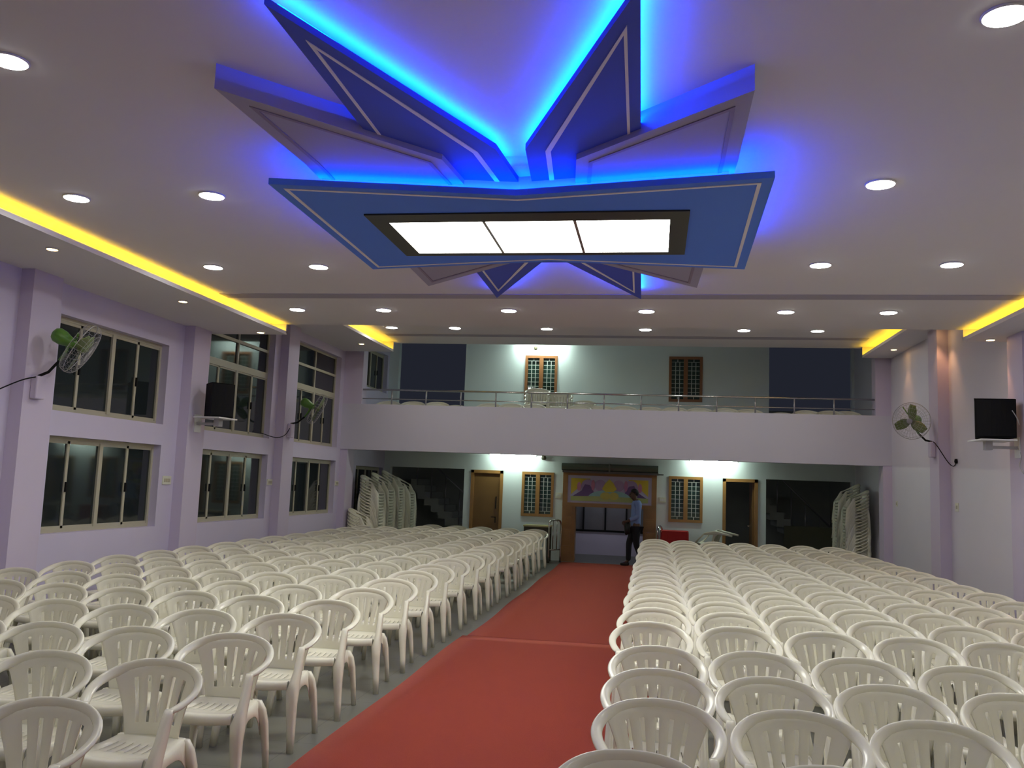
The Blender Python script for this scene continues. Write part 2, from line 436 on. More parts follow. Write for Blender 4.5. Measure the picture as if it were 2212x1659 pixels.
# rolling shutter housing
sh = thing('shutter_housing', 'dark green rolled shutter box above the main doorway', 'shutter', (-1.08, YB, 2.21))
bm = bmesh.new()
prof = [(0, 0), (-.20, .0), (-.27, .03), (-.29, .09), (-.27, .15), (-.20, .18), (0, .18)]
for x0, x1 in ((-1.17, -.02), (.02, 1.17)):
    lo = [bm.verts.new((x0, y, z)) for y, z in prof]; hi = [bm.verts.new((x1, y, z)) for y, z in prof]
    bm.faces.new(lo[::-1]); bm.faces.new(hi)
    for i in range(len(prof)): bm.faces.new((lo[i], lo[(i+1)%7], hi[(i+1)%7], hi[i]))
obj('cover', bm, 'shutter', sh)
obj('bottom_rail', B((-1.15, 1.18, -.24, -.02, -.05, 0)), mat('grey_shutter_rail', (.16, .15, .14), .4), sh)
bm = bmesh.new(); tube(bm, [(1.17, -.1, -.03), (1.26, -.12, -.03), (1.30, -.12, -.03)], .012); obj('crank', bm, 'black', sh, True)
obj('end_plate', B((-.02, .02, -.3, 0, -.01, .19)), 'shutter', sh)

# ------------------------------------------------------------ spaces beyond the rear wall
# lobby behind the main doorway
struct('wall_lobby', B((-3.4, 1.3, 24.4, 24.55, 0, .62), (-3.4, 1.3, 24.4, 24.55, 1.62, 2.6)), 'wall')
root = sempty('window_25', loc=(-1.1, 24.4, .62)); L = -Vector(root.location)
bm = B((-3.4, 1.3, 24.36, 24.44, .62, .67), (-3.4, 1.3, 24.36, 24.44, 1.57, 1.62))
for x in (-3.4, -2.6, -1.895, -1.30, -.73, -.15, .5, 1.25): box(bm, x-.02, x+.02, 24.37, 24.43, .67, 1.57)
bmesh.ops.translate(bm, verts=bm.verts, vec=L); struct('window_frame', bm, 'black', root)
bm = B((-3.4, 1.3, 24.46, 24.47, .62, 1.62)); bmesh.ops.translate(bm, verts=bm.verts, vec=L)
struct('glass_pane', bm, mat('lobby_glass', (.16, .16, .18), .15, .5), root)
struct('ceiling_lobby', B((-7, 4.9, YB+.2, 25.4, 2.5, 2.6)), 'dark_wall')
lt = tag(obj('lobby_fill_light', B((-2.0, -.4, 23.3, 23.34, 2.44, 2.49)), emis('lobby_fill_glow', (.85, .9, 1), 20)), 'added unseen fill light on the lobby ceiling beyond the main doorway', 'light')  # unseen glowing strip added to brighten the lobby and stair rooms
# stair rooms
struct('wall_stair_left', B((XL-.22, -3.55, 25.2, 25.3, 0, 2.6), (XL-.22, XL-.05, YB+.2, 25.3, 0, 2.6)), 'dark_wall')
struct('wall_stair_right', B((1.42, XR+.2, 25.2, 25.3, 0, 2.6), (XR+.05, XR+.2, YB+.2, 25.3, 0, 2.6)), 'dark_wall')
def stairs(x0, x1, s, label, hand):
    bm = bmesh.new(); n = 11
    for k in range(n):
        a = x0+(x1-x0)*k/n; c = x0+(x1-x0)*(k+1)/n
        box(bm, min(a, c), max(a, c), 23.6, 24.9, 0 if k < 3 else k*.17-.2, (k+1)*.17)
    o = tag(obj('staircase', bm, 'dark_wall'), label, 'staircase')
    bm = bmesh.new()
    pts = [(x0, 23.55, .95), (x1, 23.55, .95+n*.17)]
    tube(bm, pts, .022)
    for k in range(0, n+1, 2):
        a = x0+(x1-x0)*k/n; tube(bm, [(a, 23.55, k*.17), (a, 23.55, .95+k*.17)], .012)
    obj('handrail', bm, 'steel_d', o, True)
stairs(-4.4, -6.6, 1, 'dark staircase beyond the rear opening left of the brown door', None)
stairs(4.5, 2.6, -1, 'dark staircase beyond the rear opening on the right side', None)
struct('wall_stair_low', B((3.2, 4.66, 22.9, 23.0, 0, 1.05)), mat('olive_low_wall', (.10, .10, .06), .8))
# added low dark walls standing in for a dark skyline of trees, houses
struct('wall_skyline_left', B((-7.2, -3.2, 24.5, 24.6, 2.6, 3.95)), 'dark_wall')
struct('wall_skyline_right', B((2.2, 6.5, 24.5, 24.6, 2.6, 4.05)), 'dark_wall')
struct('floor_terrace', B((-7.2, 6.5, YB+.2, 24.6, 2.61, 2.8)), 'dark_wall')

# ------------------------------------------------------------ ceiling lights
ORD = ['', 'first', 'second', 'third', 'fourth', 'fifth', 'sixth', 'seventh', 'eighth', 'ninth', 'tenth', 'eleventh', 'twelfth',
       'thirteenth', 'fourteenth', 'fifteenth', 'sixteenth', 'seventeenth', 'eighteenth', 'nineteenth', 'twentieth']
def downlight(x, y, z, r, em, label, cat='downlight', group=None, energy=None):
    t = thing('ceiling_downlight', label, cat, (x, y, z), 0, group)
    bm = bmesh.new(); lathe(bm, [(r+.012, 0), (r+.012, -.006), (r+.004, -.012), (r, -.012), (r, 0)], 28)
    obj('trim_ring', bm, 'white', t, True)
    bm = bmesh.new(); disc(bm, (0, 0, -.0135), r, 28); obj('diffuser', bm, em, t)
    if energy:
        ld = bpy.data.lights.new('warm_spot', 'SPOT'); ld.energy = energy; ld.color = (1, .5, .2); ld.spot_size = 1.25; ld.spot_blend = .6; ld.shadow_soft_size = .03
        lo = bpy.data.objects.new('spot_lamp', ld); COL.objects.link(lo); lo.parent = t; lo.location = (0, 0, -.03)
    return t
GX = [-4.915, -3.675, -1.95, -.14, 1.60, 2.83]
colname = ['leftmost column', 'second column from left', 'third column from left', 'fourth column from left', 'fifth column from left', 'rightmost column']
rowname = {4.25: 'row nearest the camera', 6.60: 'row beside the star lamp', 8.98: 'row behind the star lamp', 11.35: 'last row before the ceiling step'}
for y in (-.45, 1.9, 4.25, 6.60, 8.98, 11.35):
    for i, x in enumerate(GX):
        if y < 9 and (i in (2, 3)): continue
        if y < 4 and i in (1, 4) and False: continue
        if y == 6.60 and i == 5: pass
        rn = rowname.get(y, 'over the camera' if y > 0 else 'behind the camera')
        downlight(x, y, ZC1, .098, 'down', 'lit white round ceiling downlight, %s, %s' % (rn, colname[i]), group='white downlights in the low ceiling')
for i, x in enumerate([-5.22, -3.93, -2.11, -.22, 1.60, 2.92]):
    downlight(x, 16.7, ZC2, .11, 'down', 'lit white downlight in the raised far ceiling strip, %s' % colname[i], group='white downlights in the raised ceiling')
for y, nm in ((2.7, 'over the camera'), (5.2, 'near the camera'), (7.64, 'nearest the camera'), (10.1, 'in the middle'), (12.33, 'at its far end')):
    downlight(-5.9, y, ZS1, .05, 'warm', 'small orange spotlight in the left ceiling border, %s' % nm, 'spotlight', 'orange spots', 6)
for y, nm in ((2.7, 'over the camera'), (5.2, 'near the camera'), (7.64, 'beside the camera view'), (10.0, 'before the far one'), (12.37, 'at its far end')):
    downlight(4.36, y, ZS1, .05, 'warm', 'small orange spotlight in the right ceiling border, %s' % nm, 'spotlight', 'orange spots', 26)
downlight(-6.08, 17.42, ZS2, .05, 'warm', 'small orange spotlight in the far left border by the balcony', 'spotlight', 'orange spots', 6)
downlight(4.42, 17.38, ZS2, .05, 'warm', 'small orange spotlight in the far right border by the balcony', 'spotlight', 'orange spots', 12)
downlight(4.42, 14.9, ZS2, .05, 'warm', 'small orange spotlight in the far right border, hidden behind the step', 'spotlight', 'orange spots', 26)

def tube_light(x0, x1, y, z, label):
    t = thing('tube_light', label, 'tube light', ((x0+x1)/2, y, z)); h = (x1-x0)/2
    obj('batten', B((-h, h, -.02, .06, -.002, .034)) if z < 3 else B((-h, h, -.02, .03, -.002, .03), (-h*.8, -h*.7, .03, .25, 0, .02), (h*.7, h*.8, .03, .25, 0, .02)), 'white', t)
    bm = bmesh.new(); tube(bm, [(-h+.02, -.04, -.02), (h-.02, -.04, -.02)], .016, 10); obj('tube', bm, 'tube', t, True)
    for s in (-1, 1): obj('end_cap', B((s*h-.012, s*h+.012, -.055, -.005, -.045, .01)), 'white', t)
tube_light(-4.05, -2.87, YB-.30, 2.565, 'lit tube light on the rear wall above the brown door')
tube_light(.82, 1.95, YB-.30, 2.565, 'lit tube light on the rear wall above the right grilled window')
M['tube'] = emis('gallery_fluorescent_tube', (.80, 1, .88), 190)
tube_light(-3.42, -2.34, YB-.25, 5.40, 'lit tube light on the upper gallery wall above the left window')
# hidden lamp between the two tubes' small round fittings
bm = bmesh.new(); lathe(bm, [(.02, .06), (.05, .04), (.06, 0), (.05, -.04), (.02, -.05)], 14)
o = tag(obj('wall_lamp', bm, 'dkwood', None, True), 'small round dark fitting just under the balcony edge above the doorway', 'wall fitting'); o.location = (-2.72, YB-.08, 2.50)
bm = bmesh.new(); lathe(bm, [(.02, .05), (.045, .03), (.045, -.03), (.02, -.05)], 14)
o = tag(obj('wall_lamp', bm, 'dkwood', None, True), 'small round dark fitting above the upper left gallery window', 'wall fitting'); o.location = (-3.02, YB-.08, 5.26)

# ------------------------------------------------------------ star lamp
def inset(poly, d):
    n = len(poly); A = sum(poly[i][0]*poly[(i+1)%n][1]-poly[(i+1)%n][0]*poly[i][1] for i in range(n)); s = 1 if A > 0 else -1
    out = []
    for i in range(n):
        p0, p1, p2 = Vector(poly[i-1]), Vector(poly[i]), Vector(poly[(i+1)%n])
        a = (p1-p0).normalized(); b_ = (p2-p1).normalized()
        na = Vector((-a.y, a.x))*s; nb = Vector((-b_.y, b_.x))*s
        k = 1+na.dot(nb); out.append(tuple(p1 + (na+nb)*d/max(k, .15)))
    return out
def ring(bm, p, q, z0, z1):
    n = len(p); V = [[bm.verts.new((x, y, z)) for x, y in P] for P, z in ((p, z0), (q, z0), (q, z1), (p, z1))]
    for i in range(n):
        j = (i+1) % n
        for a in range(4): bm.faces.new((V[a][i], V[a][j], V[(a+1)%4][j], V[(a+1)%4][i]))
PA = [(-2.70, 5.60), (-1.0, 5.93), (.73, 5.66), (.775, 8.07), (-.97, 7.76), (-2.73, 8.03)]
PB = [(-1.84, 3.64), (-1.07, 5.49), (-1.0, 6.3), (-.93, 6.3), (-.875, 5.50), (-.10, 3.66), (-.19, 10.13), (-.885, 8.43), (-1.137, 8.43), (-1.88, 10.08)]
PC = [(-2.48, 4.39), (-1.446, 5.546), (-1.38, 6.3), (-.62, 6.3), (-.548, 5.603), (.493, 4.65), (.50, 5.70), (.41, 9.38), (-.58, 8.30), (-.62, 7.5), (-1.38, 7.5), (-1.42, 8.30), (-2.51, 9.30), (-2.424, 5.57)]
star = thing('star_ceiling_lamp', 'large layered blue star-shaped ceiling lamp with glowing blue edges', 'ceiling lamp', (0, 0, 0))
bm = bmesh.new(); prism(bm, PC, 3.967, ZC1); obj('grey_star_layer', bm, 'greypl', star)
I1, I2 = inset(PC, .085), inset(PC, .11)
bm = bmesh.new(); ring(bm, I1, I2, 3.961, 3.9672); g_ = obj('border_moulding', bm, mat('mauve_groove_shade', (.26, .22, .34), .7), bpy.data.objects['grey_star_layer'])  # embossed border of the same paint, groove shade put into a darker mauve
bm = bmesh.new(); prism(bm, PB, 4.005, 4.045); ob = obj('upper_blue_layer', bm, 'bluedk', star)
bm = bmesh.new(); ring(bm, inset(PB, .13), inset(PB, .165), 4.0, 4.0052); obj('border_line', bm, 'line', ob)
prof = inset(PB, .22)
bm = bmesh.new(); prism(bm, [(-1.5, 4.85), (-1.15, 5.6), (-1.15, 8.3), (-1.6, 9.2), (-.45, 9.2), (-.8, 8.3), (-.8, 5.6), (-.4, 4.85)][::-1] if False else [(-1.35, 5.9), (-.6, 5.9), (-.6, 7.9), (-1.35, 7.9)], 4.045, ZC1)
obj('hanger_block', bm, 'ceiling', star)
zb = 3.84
bm = bmesh.new(); prism(bm, PA, zb, zb+.045); oa = obj('lower_blue_layer', bm, 'bluepl', star)
bm = bmesh.new(); ring(bm, inset(PA, .075), inset(PA, .10), zb-.005, zb+.0002); obj('border_line', bm, 'line', oa)
SUP = [(-2.42, 5.86), (-1.0, 6.12), (.46, 5.88), (.50, 7.80), (-.97, 7.52), (-2.42, 7.76)]
bm = bmesh.new(); ring(bm, SUP, inset(SUP, .12), zb+.045, ZC1); obj('support_frame', bm, 'ceiling', star)
# light box
lx0, lx1, ly0, ly1 = -2.10, .08, 6.50, 7.42
bm = bmesh.new(); ring(bm, [(-2.24, 6.30), (.22, 6.30), (.22, 7.50), (-2.24, 7.50)], [(lx0, ly0), (lx1, ly0), (lx1, ly1), (lx0, ly1)], zb-.012, zb+.0); obj('light_surround', bm, 'blackfr', oa)
for a, c in ((lx0, -1.35), (-1.33, -.645), (-.625, lx1)):
    bm = B((a, c, ly0, ly1, zb-.008, zb-.001)); obj('light_diffuser', bm, 'panel', oa)
for a in (-1.352, -.647): obj('divider', B((a, a+.024, ly0, ly1, zb-.014, zb-.001)), 'steel_d', oa)
# blue LED strips
def led(pts, z, w_=.022):
    bm = bmesh.new()
    for p, q in zip(pts, pts[1:]):
        p, q = Vector((*p, z)), Vector((*q, z)); d = (q-p).normalized(); n_ = Vector((-d.y, d.x, 0))*w_/2
        f_ = [bm.verts.new(v) for v in (p-n_, q-n_, q+n_, p+n_)]; g2 = [bm.verts.new(v+Vector((0, 0, .006))) for v in (p-n_, q-n_, q+n_, p+n_)]
        bm.faces.new(f_[::-1]); bm.faces.new(g2)
        for i in range(4): bm.faces.new((f_[i], f_[(i+1)%4], g2[(i+1)%4], g2[i]))
    return obj('blue_led_strip', bm, 'blueled', star)
e = inset(PB, .035)
led([e[0], e[1], e[2]], 4.047); led([e[3], e[4], e[5]], 4.047); led([e[5], e[6]], 4.047)
led([e[6], e[7], e[8], e[9]], 4.047); 
e = inset(PA, -.02); s_ = inset(SUP, -.03)
led([s_[0], s_[1], s_[2]], zb+.047); led([s_[2], s_[3]], zb+.047); led([s_[5], s_[0]], zb+.047)

# ------------------------------------------------------------ carpets
def carpet(x0, x1, y0, y1, z, label, ph):
    bm = bmesh.new(); nx, ny = 8, int((y1-y0)/.25)
    grid = {}
    for j in range(ny+1):
        for i in range(nx+1):
            y = y0+(y1-y0)*j/ny; x = x0+(x1-x0)*i/nx
            if i == 0: x += .012*math.sin(y*1.7+ph)
            zz = z+.002*math.sin(3*x+y*2+ph)
            grid[i, j] = bm.verts.new((x, y, zz))
    for j in range(ny):
        for i in range(nx): bm.faces.new((grid[i, j], grid[i+1, j], grid[i+1, j+1], grid[i, j+1]))
    r = bmesh.ops.extrude_face_region(bm, geom=list(bm.faces))
    for v in [g for g in r['geom'] if isinstance(g, bmesh.types.BMVert)]: v.co.z -= .006 if z < .012 else .009
    return tag(obj('red_carpet', bm, 'carpet', None, True), label, 'carpet')
carpet(-2.16, .02, 10.38, 21.52, .009, 'far stretch of red aisle carpet running to the main doorway', 0)
carpet(-2.21, .04, .6, 10.50, .019, 'near stretch of red aisle carpet overlapping the far one', 1)

# ------------------------------------------------------------ plastic chairs
def mirror_pts(pts): return [(-x, y, z) for x, y, z in pts]
HP = [(0, .245, .797), (.10, .24, .790), (.185, .215, .771), (.247, .165, .742), (.280, .10, .710), (.282, .035, .680), (.262, -.025, .652), (.236, -.07, .634)]
HW = [(0, -.25, .97), (.1, -.22, .95), (.3, -.15, .85), (.55, 0, .65), (.75, .1, .45), (.9, .1, .3), (.95, .1, .15), (1, 0, .05)]
def chair_parts():
    parts = {}
    # ---- hoop: back rim and arms in one sweep
    hp = catmull(HP, 3); hw = catmull(HW, 3)
    full = [Vector((-p.x, p.y, p.z)) for p in hp[:0:-1]] + hp
    wide = [Vector((-p.x, p.y, p.z)) for p in hw[:0:-1]] + hw
    N = len(full); rad = []
    for i in range(N):
        t = abs(i-(N-1)/2)/((N-1)/2)
        rad.append((.0275+.001*t, .0125) if t < .95 else (.024, .0125))
    bm = bmesh.new(); tube(bm, full, rad, 12, wide=wide)
    parts['arm_hoop'] = (bm, None)
    # ---- back shell with slots
    def top(s):
        a = abs(s)*.240; k = 0
        while k < len(hp)-2 and hp[k+1].x < a: k += 1
        p, q = hp[k], hp[k+1]; t = (a-p.x)/max(1e-6, q.x-p.x); r = p.lerp(q, t)
        return Vector((math.copysign(r.x, s) if s else 0, r.y-.004, r.z-.012))
    cs = [-.64, -.32, 0, .32, .64]; hwid = .046
    ss = [-1, -.93, -.82]
    for c in cs: ss += [c-hwid, c+hwid]
    ss += [.82, .93, 1]
    extra = [(cs[i]+cs[i+1])/2 for i in range(4)]; ss = sorted(set(round(x, 4) for x in ss+extra))
    ts = [0, .05, .10, .17, .2, .35, .5, .65, .8, .86, .93, 1]
    bm = bmesh.new(); g = {}
    def shell(s, t):
        T = top(s); f = t**1.6
        edge = .156+(.240-.156)*f
        x = s*edge; yb = .205-.035*s*s
        y = yb+(T.y-yb)*(t**1.15); z = .425+(T.z-.425)*t
        narrow = 1-.10*math.sin(PI*min(1, t*1.3))*0
        return Vector((x*narrow, y, z))
    for i, s in enumerate(ss):
        for j, t in enumerate(ts): g[i, j] = bm.verts.new(shell(s, t))
    for i in range(len(ss)-1):
        sm = (ss[i]+ss[i+1])/2
        inslot = any(abs(sm-c) < hwid*.9 for c in cs)
        for j in range(len(ts)-1):
            tm = (ts[j]+ts[j+1])/2
            if inslot and .19 < tm < .86: continue
            bm.faces.new((g[i, j], g[i+1, j], g[i+1, j+1], g[i, j+1]))
    parts['backrest'] = (bm, .007)
    # ---- seat with slits, rolled front and side skirts
    bm = bmesh.new(); us = [-1, -.9]
    sl = [-.66, -.44, -.22, 0, .22, .44, .66]; sw = .012
    for c in sl: us += [c-sw, c+sw]
    us += [.9, 1]
    vs = [0, .05, .12, .25, .40, .50, .64, .72, .80, .9, 1]
    def seat(u, v):
        hw_ = .245+(.175-.245)*v - (.035*(1-v/.12)**2 if v < .12 else 0)
        y = -.235+.44*v + (.018*(u*u) if v < .12 else 0)
        z = .440-.022*math.sin(PI*min(1, v*1.1))+.012*u*u*(1-v) - .008*v
        if v == 0: z -= .004
        return Vector((u*hw_, y, z))
    g = {}
    for i, u in enumerate(us):
        for j, v in enumerate(vs): g[i, j] = bm.verts.new(seat(u, v))
    for i in range(len(us)-1):
        um = (us[i]+us[i+1])/2; ins = any(abs(um-c) < sw for c in sl)
        for j in range(len(vs)-1):
            vm = (vs[j]+vs[j+1])/2
            if ins and .40 < vm < .72: continue
            bm.faces.new((g[i, j], g[i+1, j], g[i+1, j+1], g[i, j+1]))
    # front roll
    rows = [[g[i, 0] for i in range(len(us))]]
    for dy, dz in ((-.012, -.010), (-.018, -.026), (-.018, -.055)):
        rows.append([bm.verts.new(seat(u, 0)+Vector((0, dy, dz))) for u in us])
    for a, c in zip(rows, rows[1:]):
        for i in range(len(us)-1): bm.faces.new((a[i], a[i+1], c[i+1], c[i]))
    # side skirts with an arched lower edge
    for si, s in ((0, -1), (len(us)-1, 1)):
        prev = None
        for j, v in enumerate(vs):
            p = seat(s, v); dz = -.05-.16*abs((v-.5)*2)**3
            a = g[si, j]; b1 = bm.verts.new(p+Vector((s*.012, 0, -.015))); b2 = bm.verts.new(p+Vector((s*(.018+.02*abs(v-.5)), 0, dz)))
            if prev:
                bm.faces.new((prev[0], a, b1, prev[1])); bm.faces.new((prev[1], b1, b2, prev[2]))
            prev = (a, b1, b2)
    parts['seat'] = (bm, .006)
    # ---- legs
    def leg(sections):
        bm = bmesh.new(); rings = []
        for (x, y, z, wx, wy) in sections:
            r = []
            for k in range(12):
                a = 2*PI*k/12; ca, sa = math.cos(a), math.sin(a)
                r.append(bm.verts.new((x+wx/2*math.copysign(abs(ca)**.6, ca), y+wy/2*math.copysign(abs(sa)**.6, sa), z)))
            rings.append(r)
        for a, c in zip(rings, rings[1:]):
            for k in range(12): bm.faces.new((a[k], a[(k+1)%12], c[(k+1)%12], c[k]))
        bm.faces.new(rings[0]); bm.faces.new(rings[-1][::-1]); return bm
    for s in (-1, 1):
        parts['leg_f%d' % s] = (leg([(s*.236, -.072, .648, .040, .030), (s*.237, -.080, .632, .046, .048), (s*.238, -.095, .60, .046, .062), (s*.242, -.135, .51, .046, .080), (s*.243, -.175, .44, .052, .105),
                                     (s*.240, -.200, .39, .078, .095), (s*.247, -.222, .30, .068, .068), (s*.265, -.25, .12, .052, .048), (s*.274, -.265, 0, .044, .042)]), None)
        parts['leg_r%d' % s] = (leg([(s*.180, .195, .43, .05, .035), (s*.205, .195, .38, .060, .05), (s*.225, .205, .30, .048, .055), (s*.24, .215, .15, .040, .045), (s*.25, .225, 0, .036, .038)]), None)
    return parts
def build_proto():
    root = thing('plastic_chair', '', 'chair')
    pr = chair_parts()
    for k, (bm, sol) in pr.items():
        nm = 'leg' if k.startswith('leg') else k
        o = obj(nm, bm, 'plastic', root, True)
        if sol:
            md = o.modifiers.new('s', 'SOLIDIFY'); md.thickness = sol; md.offset = 0; md.use_even_offset = False
            md2 = o.modifiers.new('b', 'BEVEL'); md2.width = .0018; md2.segments = 1; md2.limit_method = 'ANGLE'; md2.angle_limit = math.radians(50)
            bake(o)
            for p in o.data.polygons: p.use_smooth = True
            try: o.data.set_sharp_from_angle(angle=math.radians(60))
            except Exception: pass
    return root
PROTO = build_proto()
PKIDS = list(PROTO.children)
def joined(name, matrices):
    bm = bmesh.new(); base = bmesh.new()
    for c in PKIDS: base.from_mesh(c.data)
    tmp = bpy.data.meshes.new('t'); base.to_mesh(tmp); base.free()
    for mtx in matrices:
        n0 = len(bm.verts); bm.from_mesh(tmp); bm.verts.ensure_lookup_table()
        bmesh.ops.transform(bm, matrix=mtx, verts=bm.verts[n0:])
    bpy.data.meshes.remove(tmp)
    me = bpy.data.meshes.new(name); bm.to_mesh(me); bm.free()
    for p in me.polygons: p.use_smooth = True
    me.materials.append(M['plastic']); return me
FAR = joined('plastic_chair', [Matrix.Identity(4)])
used = [False]
def place_chair(x, y, rz, label, group, z=0, parts=True):
    if parts:
        if not used[0]: r = PROTO; used[0] = True
        else:
            r = PROTO.copy(); COL.objects.link(r)
            for c in PKIDS:
                d = c.copy(); COL.objects.link(d); d.parent = r
    else:
        r = bpy.data.objects.new('plastic_chair', FAR); COL.objects.link(r)
    r.location = (x, y, z); r.rotation_euler = (0, 0, rz)
    r['label'] = label; r['category'] = 'chair'; r['group'] = group
    return r
rnd = random.Random(3)
# left block
LX = [-2.617, -3.262, -3.868, -4.462, -5.05, -5.62, -6.17]
for r in range(20):
    yc = 3.385+.872*r
    for c, x in enumerate(LX):
        if r < 1 and c > 1: continue
        if r < 2 and c > 3: continue
        if r >= 18 and c >= 5: continue
        jx, jy, jr = rnd.uniform(-.018, .018), rnd.uniform(-.03, .03), rnd.uniform(-.05, .05)
        xx = x+jx + (-.03 if r > 14 else 0) * (1 if c == 0 else .6) + {0: .07, 1: .05, 2: .035, 3: .01}.get(r, 0)
        place_chair(xx, yc+jy, jr, 'white plastic chair left of carpet, %s row from camera, %s chair from aisle' % (ORD[r+1], ORD[c+1]),
                    'white plastic chairs in rows left of the carpet', parts=yc < 12.5)
# right block
RT = [3.56, 4.44, 5.17, 5.93, 6.98, 7.78, 8.47, 9.20, 9.87, 10.66, 11.5, 12.38, 13.22, 14.05, 14.95, 15.8, 16.7, 17.55, 18.4]
for r, yt in enumerate(RT):
    pitch = .622-.0032*(yt-4)
    for c in range(7):
        x = .035+pitch*c
        if yt < 4 and c > 4: continue
        jx, jy, jr = rnd.uniform(-.018, .018), rnd.uniform(-.03, .03), rnd.uniform(-.04, .04)
        off = {0: -.10, 4: -.04, 3: 0}.get(r, 0) if c == 0 else 0
        place_chair(x+jx+off, yt-.24+jy, jr, 'white plastic chair right of carpet, %s row from camera, %s chair from aisle' % (ORD[r+1], ORD[c+1]),
                    'white plastic chairs in rows right of the carpet', parts=yt < 12.5)
# gallery chairs
gx = [-6.10, -5.51, -4.94, -4.68, -3.75, -3.21, -2.72, -1.70, -1.21, -.69, -.10, .40, .945, 1.49, 2.01, 2.80, 3.20, 3.68, 4.02]
gpos = ['far left end', 'second from the left end', 'third from the left end', 'fourth from the left end', 'before the left window', 'just left of the tall stack', 'in front of the tall stack',
        'in front of the short stack', 'just right of the short stack', 'ninth from the right end, left of centre', 'at the centre of the row', 'left of the right window', 'under the right window', 'right of the right window',
        'left of the right dark opening', 'fourth from the right end', 'third from the right end', 'second from the right end', 'at the far right end']
for i, (x, g_) in enumerate(zip(gx, gpos)):
    place_chair(x, 19.45 + (.64 if i in (3, 15) else 0) + rnd.uniform(-.04, .04), rnd.uniform(-.08, .08), 'white plastic chair behind the balcony railing, %s' % g_, 'white plastic chairs behind the balcony railing',
                z=2.82, parts=False)
for sx, sy, n, nm, rz in ((-2.72, 20.25, 6, 'tallest', .12), (-2.20, 20.2, 5, 'middle', .02), (-1.66, 20.2, 3, 'lowest', -.1)):
    for k in range(n):
        if k < n-2: continue
        place_chair(sx, sy, rz, 'white plastic chair, %s of the %s gallery stack' % ('topmost' if k == n-1 else 'second from top', nm), 'chairs stacked on the gallery', z=2.82+k*.09, parts=False)
# stacked chairs in both rear corners: one mass
ms = []
def stack(x, y, rz, n, dz=.068, lean=0):
    for k in range(n):
        ms.append(Matrix.Translation((x+lean*k, y, k*dz)) @ Matrix.Rotation(rz+rnd.uniform(-.03, .03), 4, 'Z'))
stack(-6.38, 19.55, PI/2, 17); stack(-6.36, 20.25, PI/2, 18); stack(-6.34, 21.0, PI/2, 19); stack(-6.2, 21.55, PI/2, 17)
stack(-6.42, 18.95, PI/2, 6)
stack(4.28, 20.0, -PI/2, 18); stack(4.25, 20.7, -PI/2, 20)
for k in range(4): ms.append(Matrix.Translation((-2.72, 20.25, 2.82+k*.09)) @ Matrix.Rotation(.12, 4, 'Z'))
for k in range(3): ms.append(Matrix.Translation((-2.20, 20.2, 2.82+k*.09)))
ms.append(Matrix.Translation((-1.66, 20.2, 2.82)) @ Matrix.Rotation(-.1, 4, 'Z'))
so = bpy.data.objects.new('stacked_plastic_chairs', joined('stacked_plastic_chairs', ms)); COL.objects.link(so)
tag(so, 'tall stacks of white plastic chairs in both rear corners under the balcony', 'stacked chairs', kind='stuff')

# ------------------------------------------------------------ balcony railing
rail = thing('balcony_railing', 'steel railing of two bars along the top of the lilac balcony', 'railing', (0, YF+.08, 3.46))
bm = bmesh.new(); tube(bm, [(-6.42, 0, .33), (4.37, 0, .33)], .021, 10); obj('top_rail', bm, 'steel', rail, True)
bm = bmesh.new(); tube(bm, [(-6.42, 0, .13), (4.37, 0, .13)], .013, 8); obj('middle_rail', bm, 'steel', rail, True)
for i in range(13):
    x = -5.752+.778*i
    bm = bmesh.new(); tube(bm, [(x, 0, 0), (x, 0, .32)], .016, 8); obj('post', bm, 'steel_d', rail, True)

# ------------------------------------------------------------ loudspeakers and brackets
def speaker(x, y, z, rz, w_, h_, d_, label):
    t = thing('loudspeaker', label, 'loudspeaker', (x, y, z), rz)
    bm = bmesh.new(); pts = [(-w_/2, -d_/2), (w_/2, -d_/2), (w_*.36, d_/2), (-w_*.36, d_/2)]
    prism(bm, pts, 0, h_); obj('cabinet', bm, 'black', t, bevel=.008)
    bm = bmesh.new(); n = 8
    pts = [(-w_*.46+w_*.92*k/n, -d_/2-.004-.03*math.sin(PI*k/n)) for k in range(n+1)] + [(w_*.46, -d_/2), (-w_*.46, -d_/2)]
    prism(bm, pts, .02, h_-.02); obj('grille', bm, 'black', t)
    return t
def bracket(x, y, z, rz, label, wallx):
    t = thing('speaker_bracket', label, 'bracket', (x, y, z), rz)
    obj('tray', B((-.24, .24, -.20, .22, -.018, 0)), 'white', t)
    s = 1 if wallx > 0 else -1
    obj('arm', B((-.04, .04, -.06, .30, -.11, -.075), (-.05, .05, -.08, .0, -.13, -.018)), 'wire', t)
    obj('wall_plate', B((-.08, .08, .30, .315, -.22, .04)), 'white', t)
    return t
# left one: front faces the hall (+x), wall behind at -x
bracket(-6.37, 12.06, 2.63, PI/2-.1, 'white tray bracket under the left loudspeaker', -1)
speaker(-6.36, 12.06, 2.63, .95, .36, .50, .30, 'black loudspeaker on the left wall between two windows')
bracket(4.19, 11.95, 2.60, -PI/2, 'white tray bracket under the right loudspeaker', 1)
speaker(4.20, 11.92, 2.615, -.12, .47, .49, .34, 'black loudspeaker high on the right wall')
bm = bmesh.new(); tube(bm, catmull([(4.43, 11.70, 2.78), (4.39, 11.66, 2.86), (4.33, 11.64, 2.95)], 4), .006, 6)
tag(obj('cable', bm, 'wire', None, True), 'thin pale rod leaning across the right loudspeaker', 'cable')
bm = bmesh.new(); tube(bm, catmull([(4.49, 11.9, 2.50), (4.50, 11.85, 2.40), (4.46, 11.8, 2.28), (4.485, 11.75, 2.18)], 4), .006, 6)
tag(obj('cable', bm, 'wire', None, True), 'thin cable hanging under the right speaker bracket', 'cable')

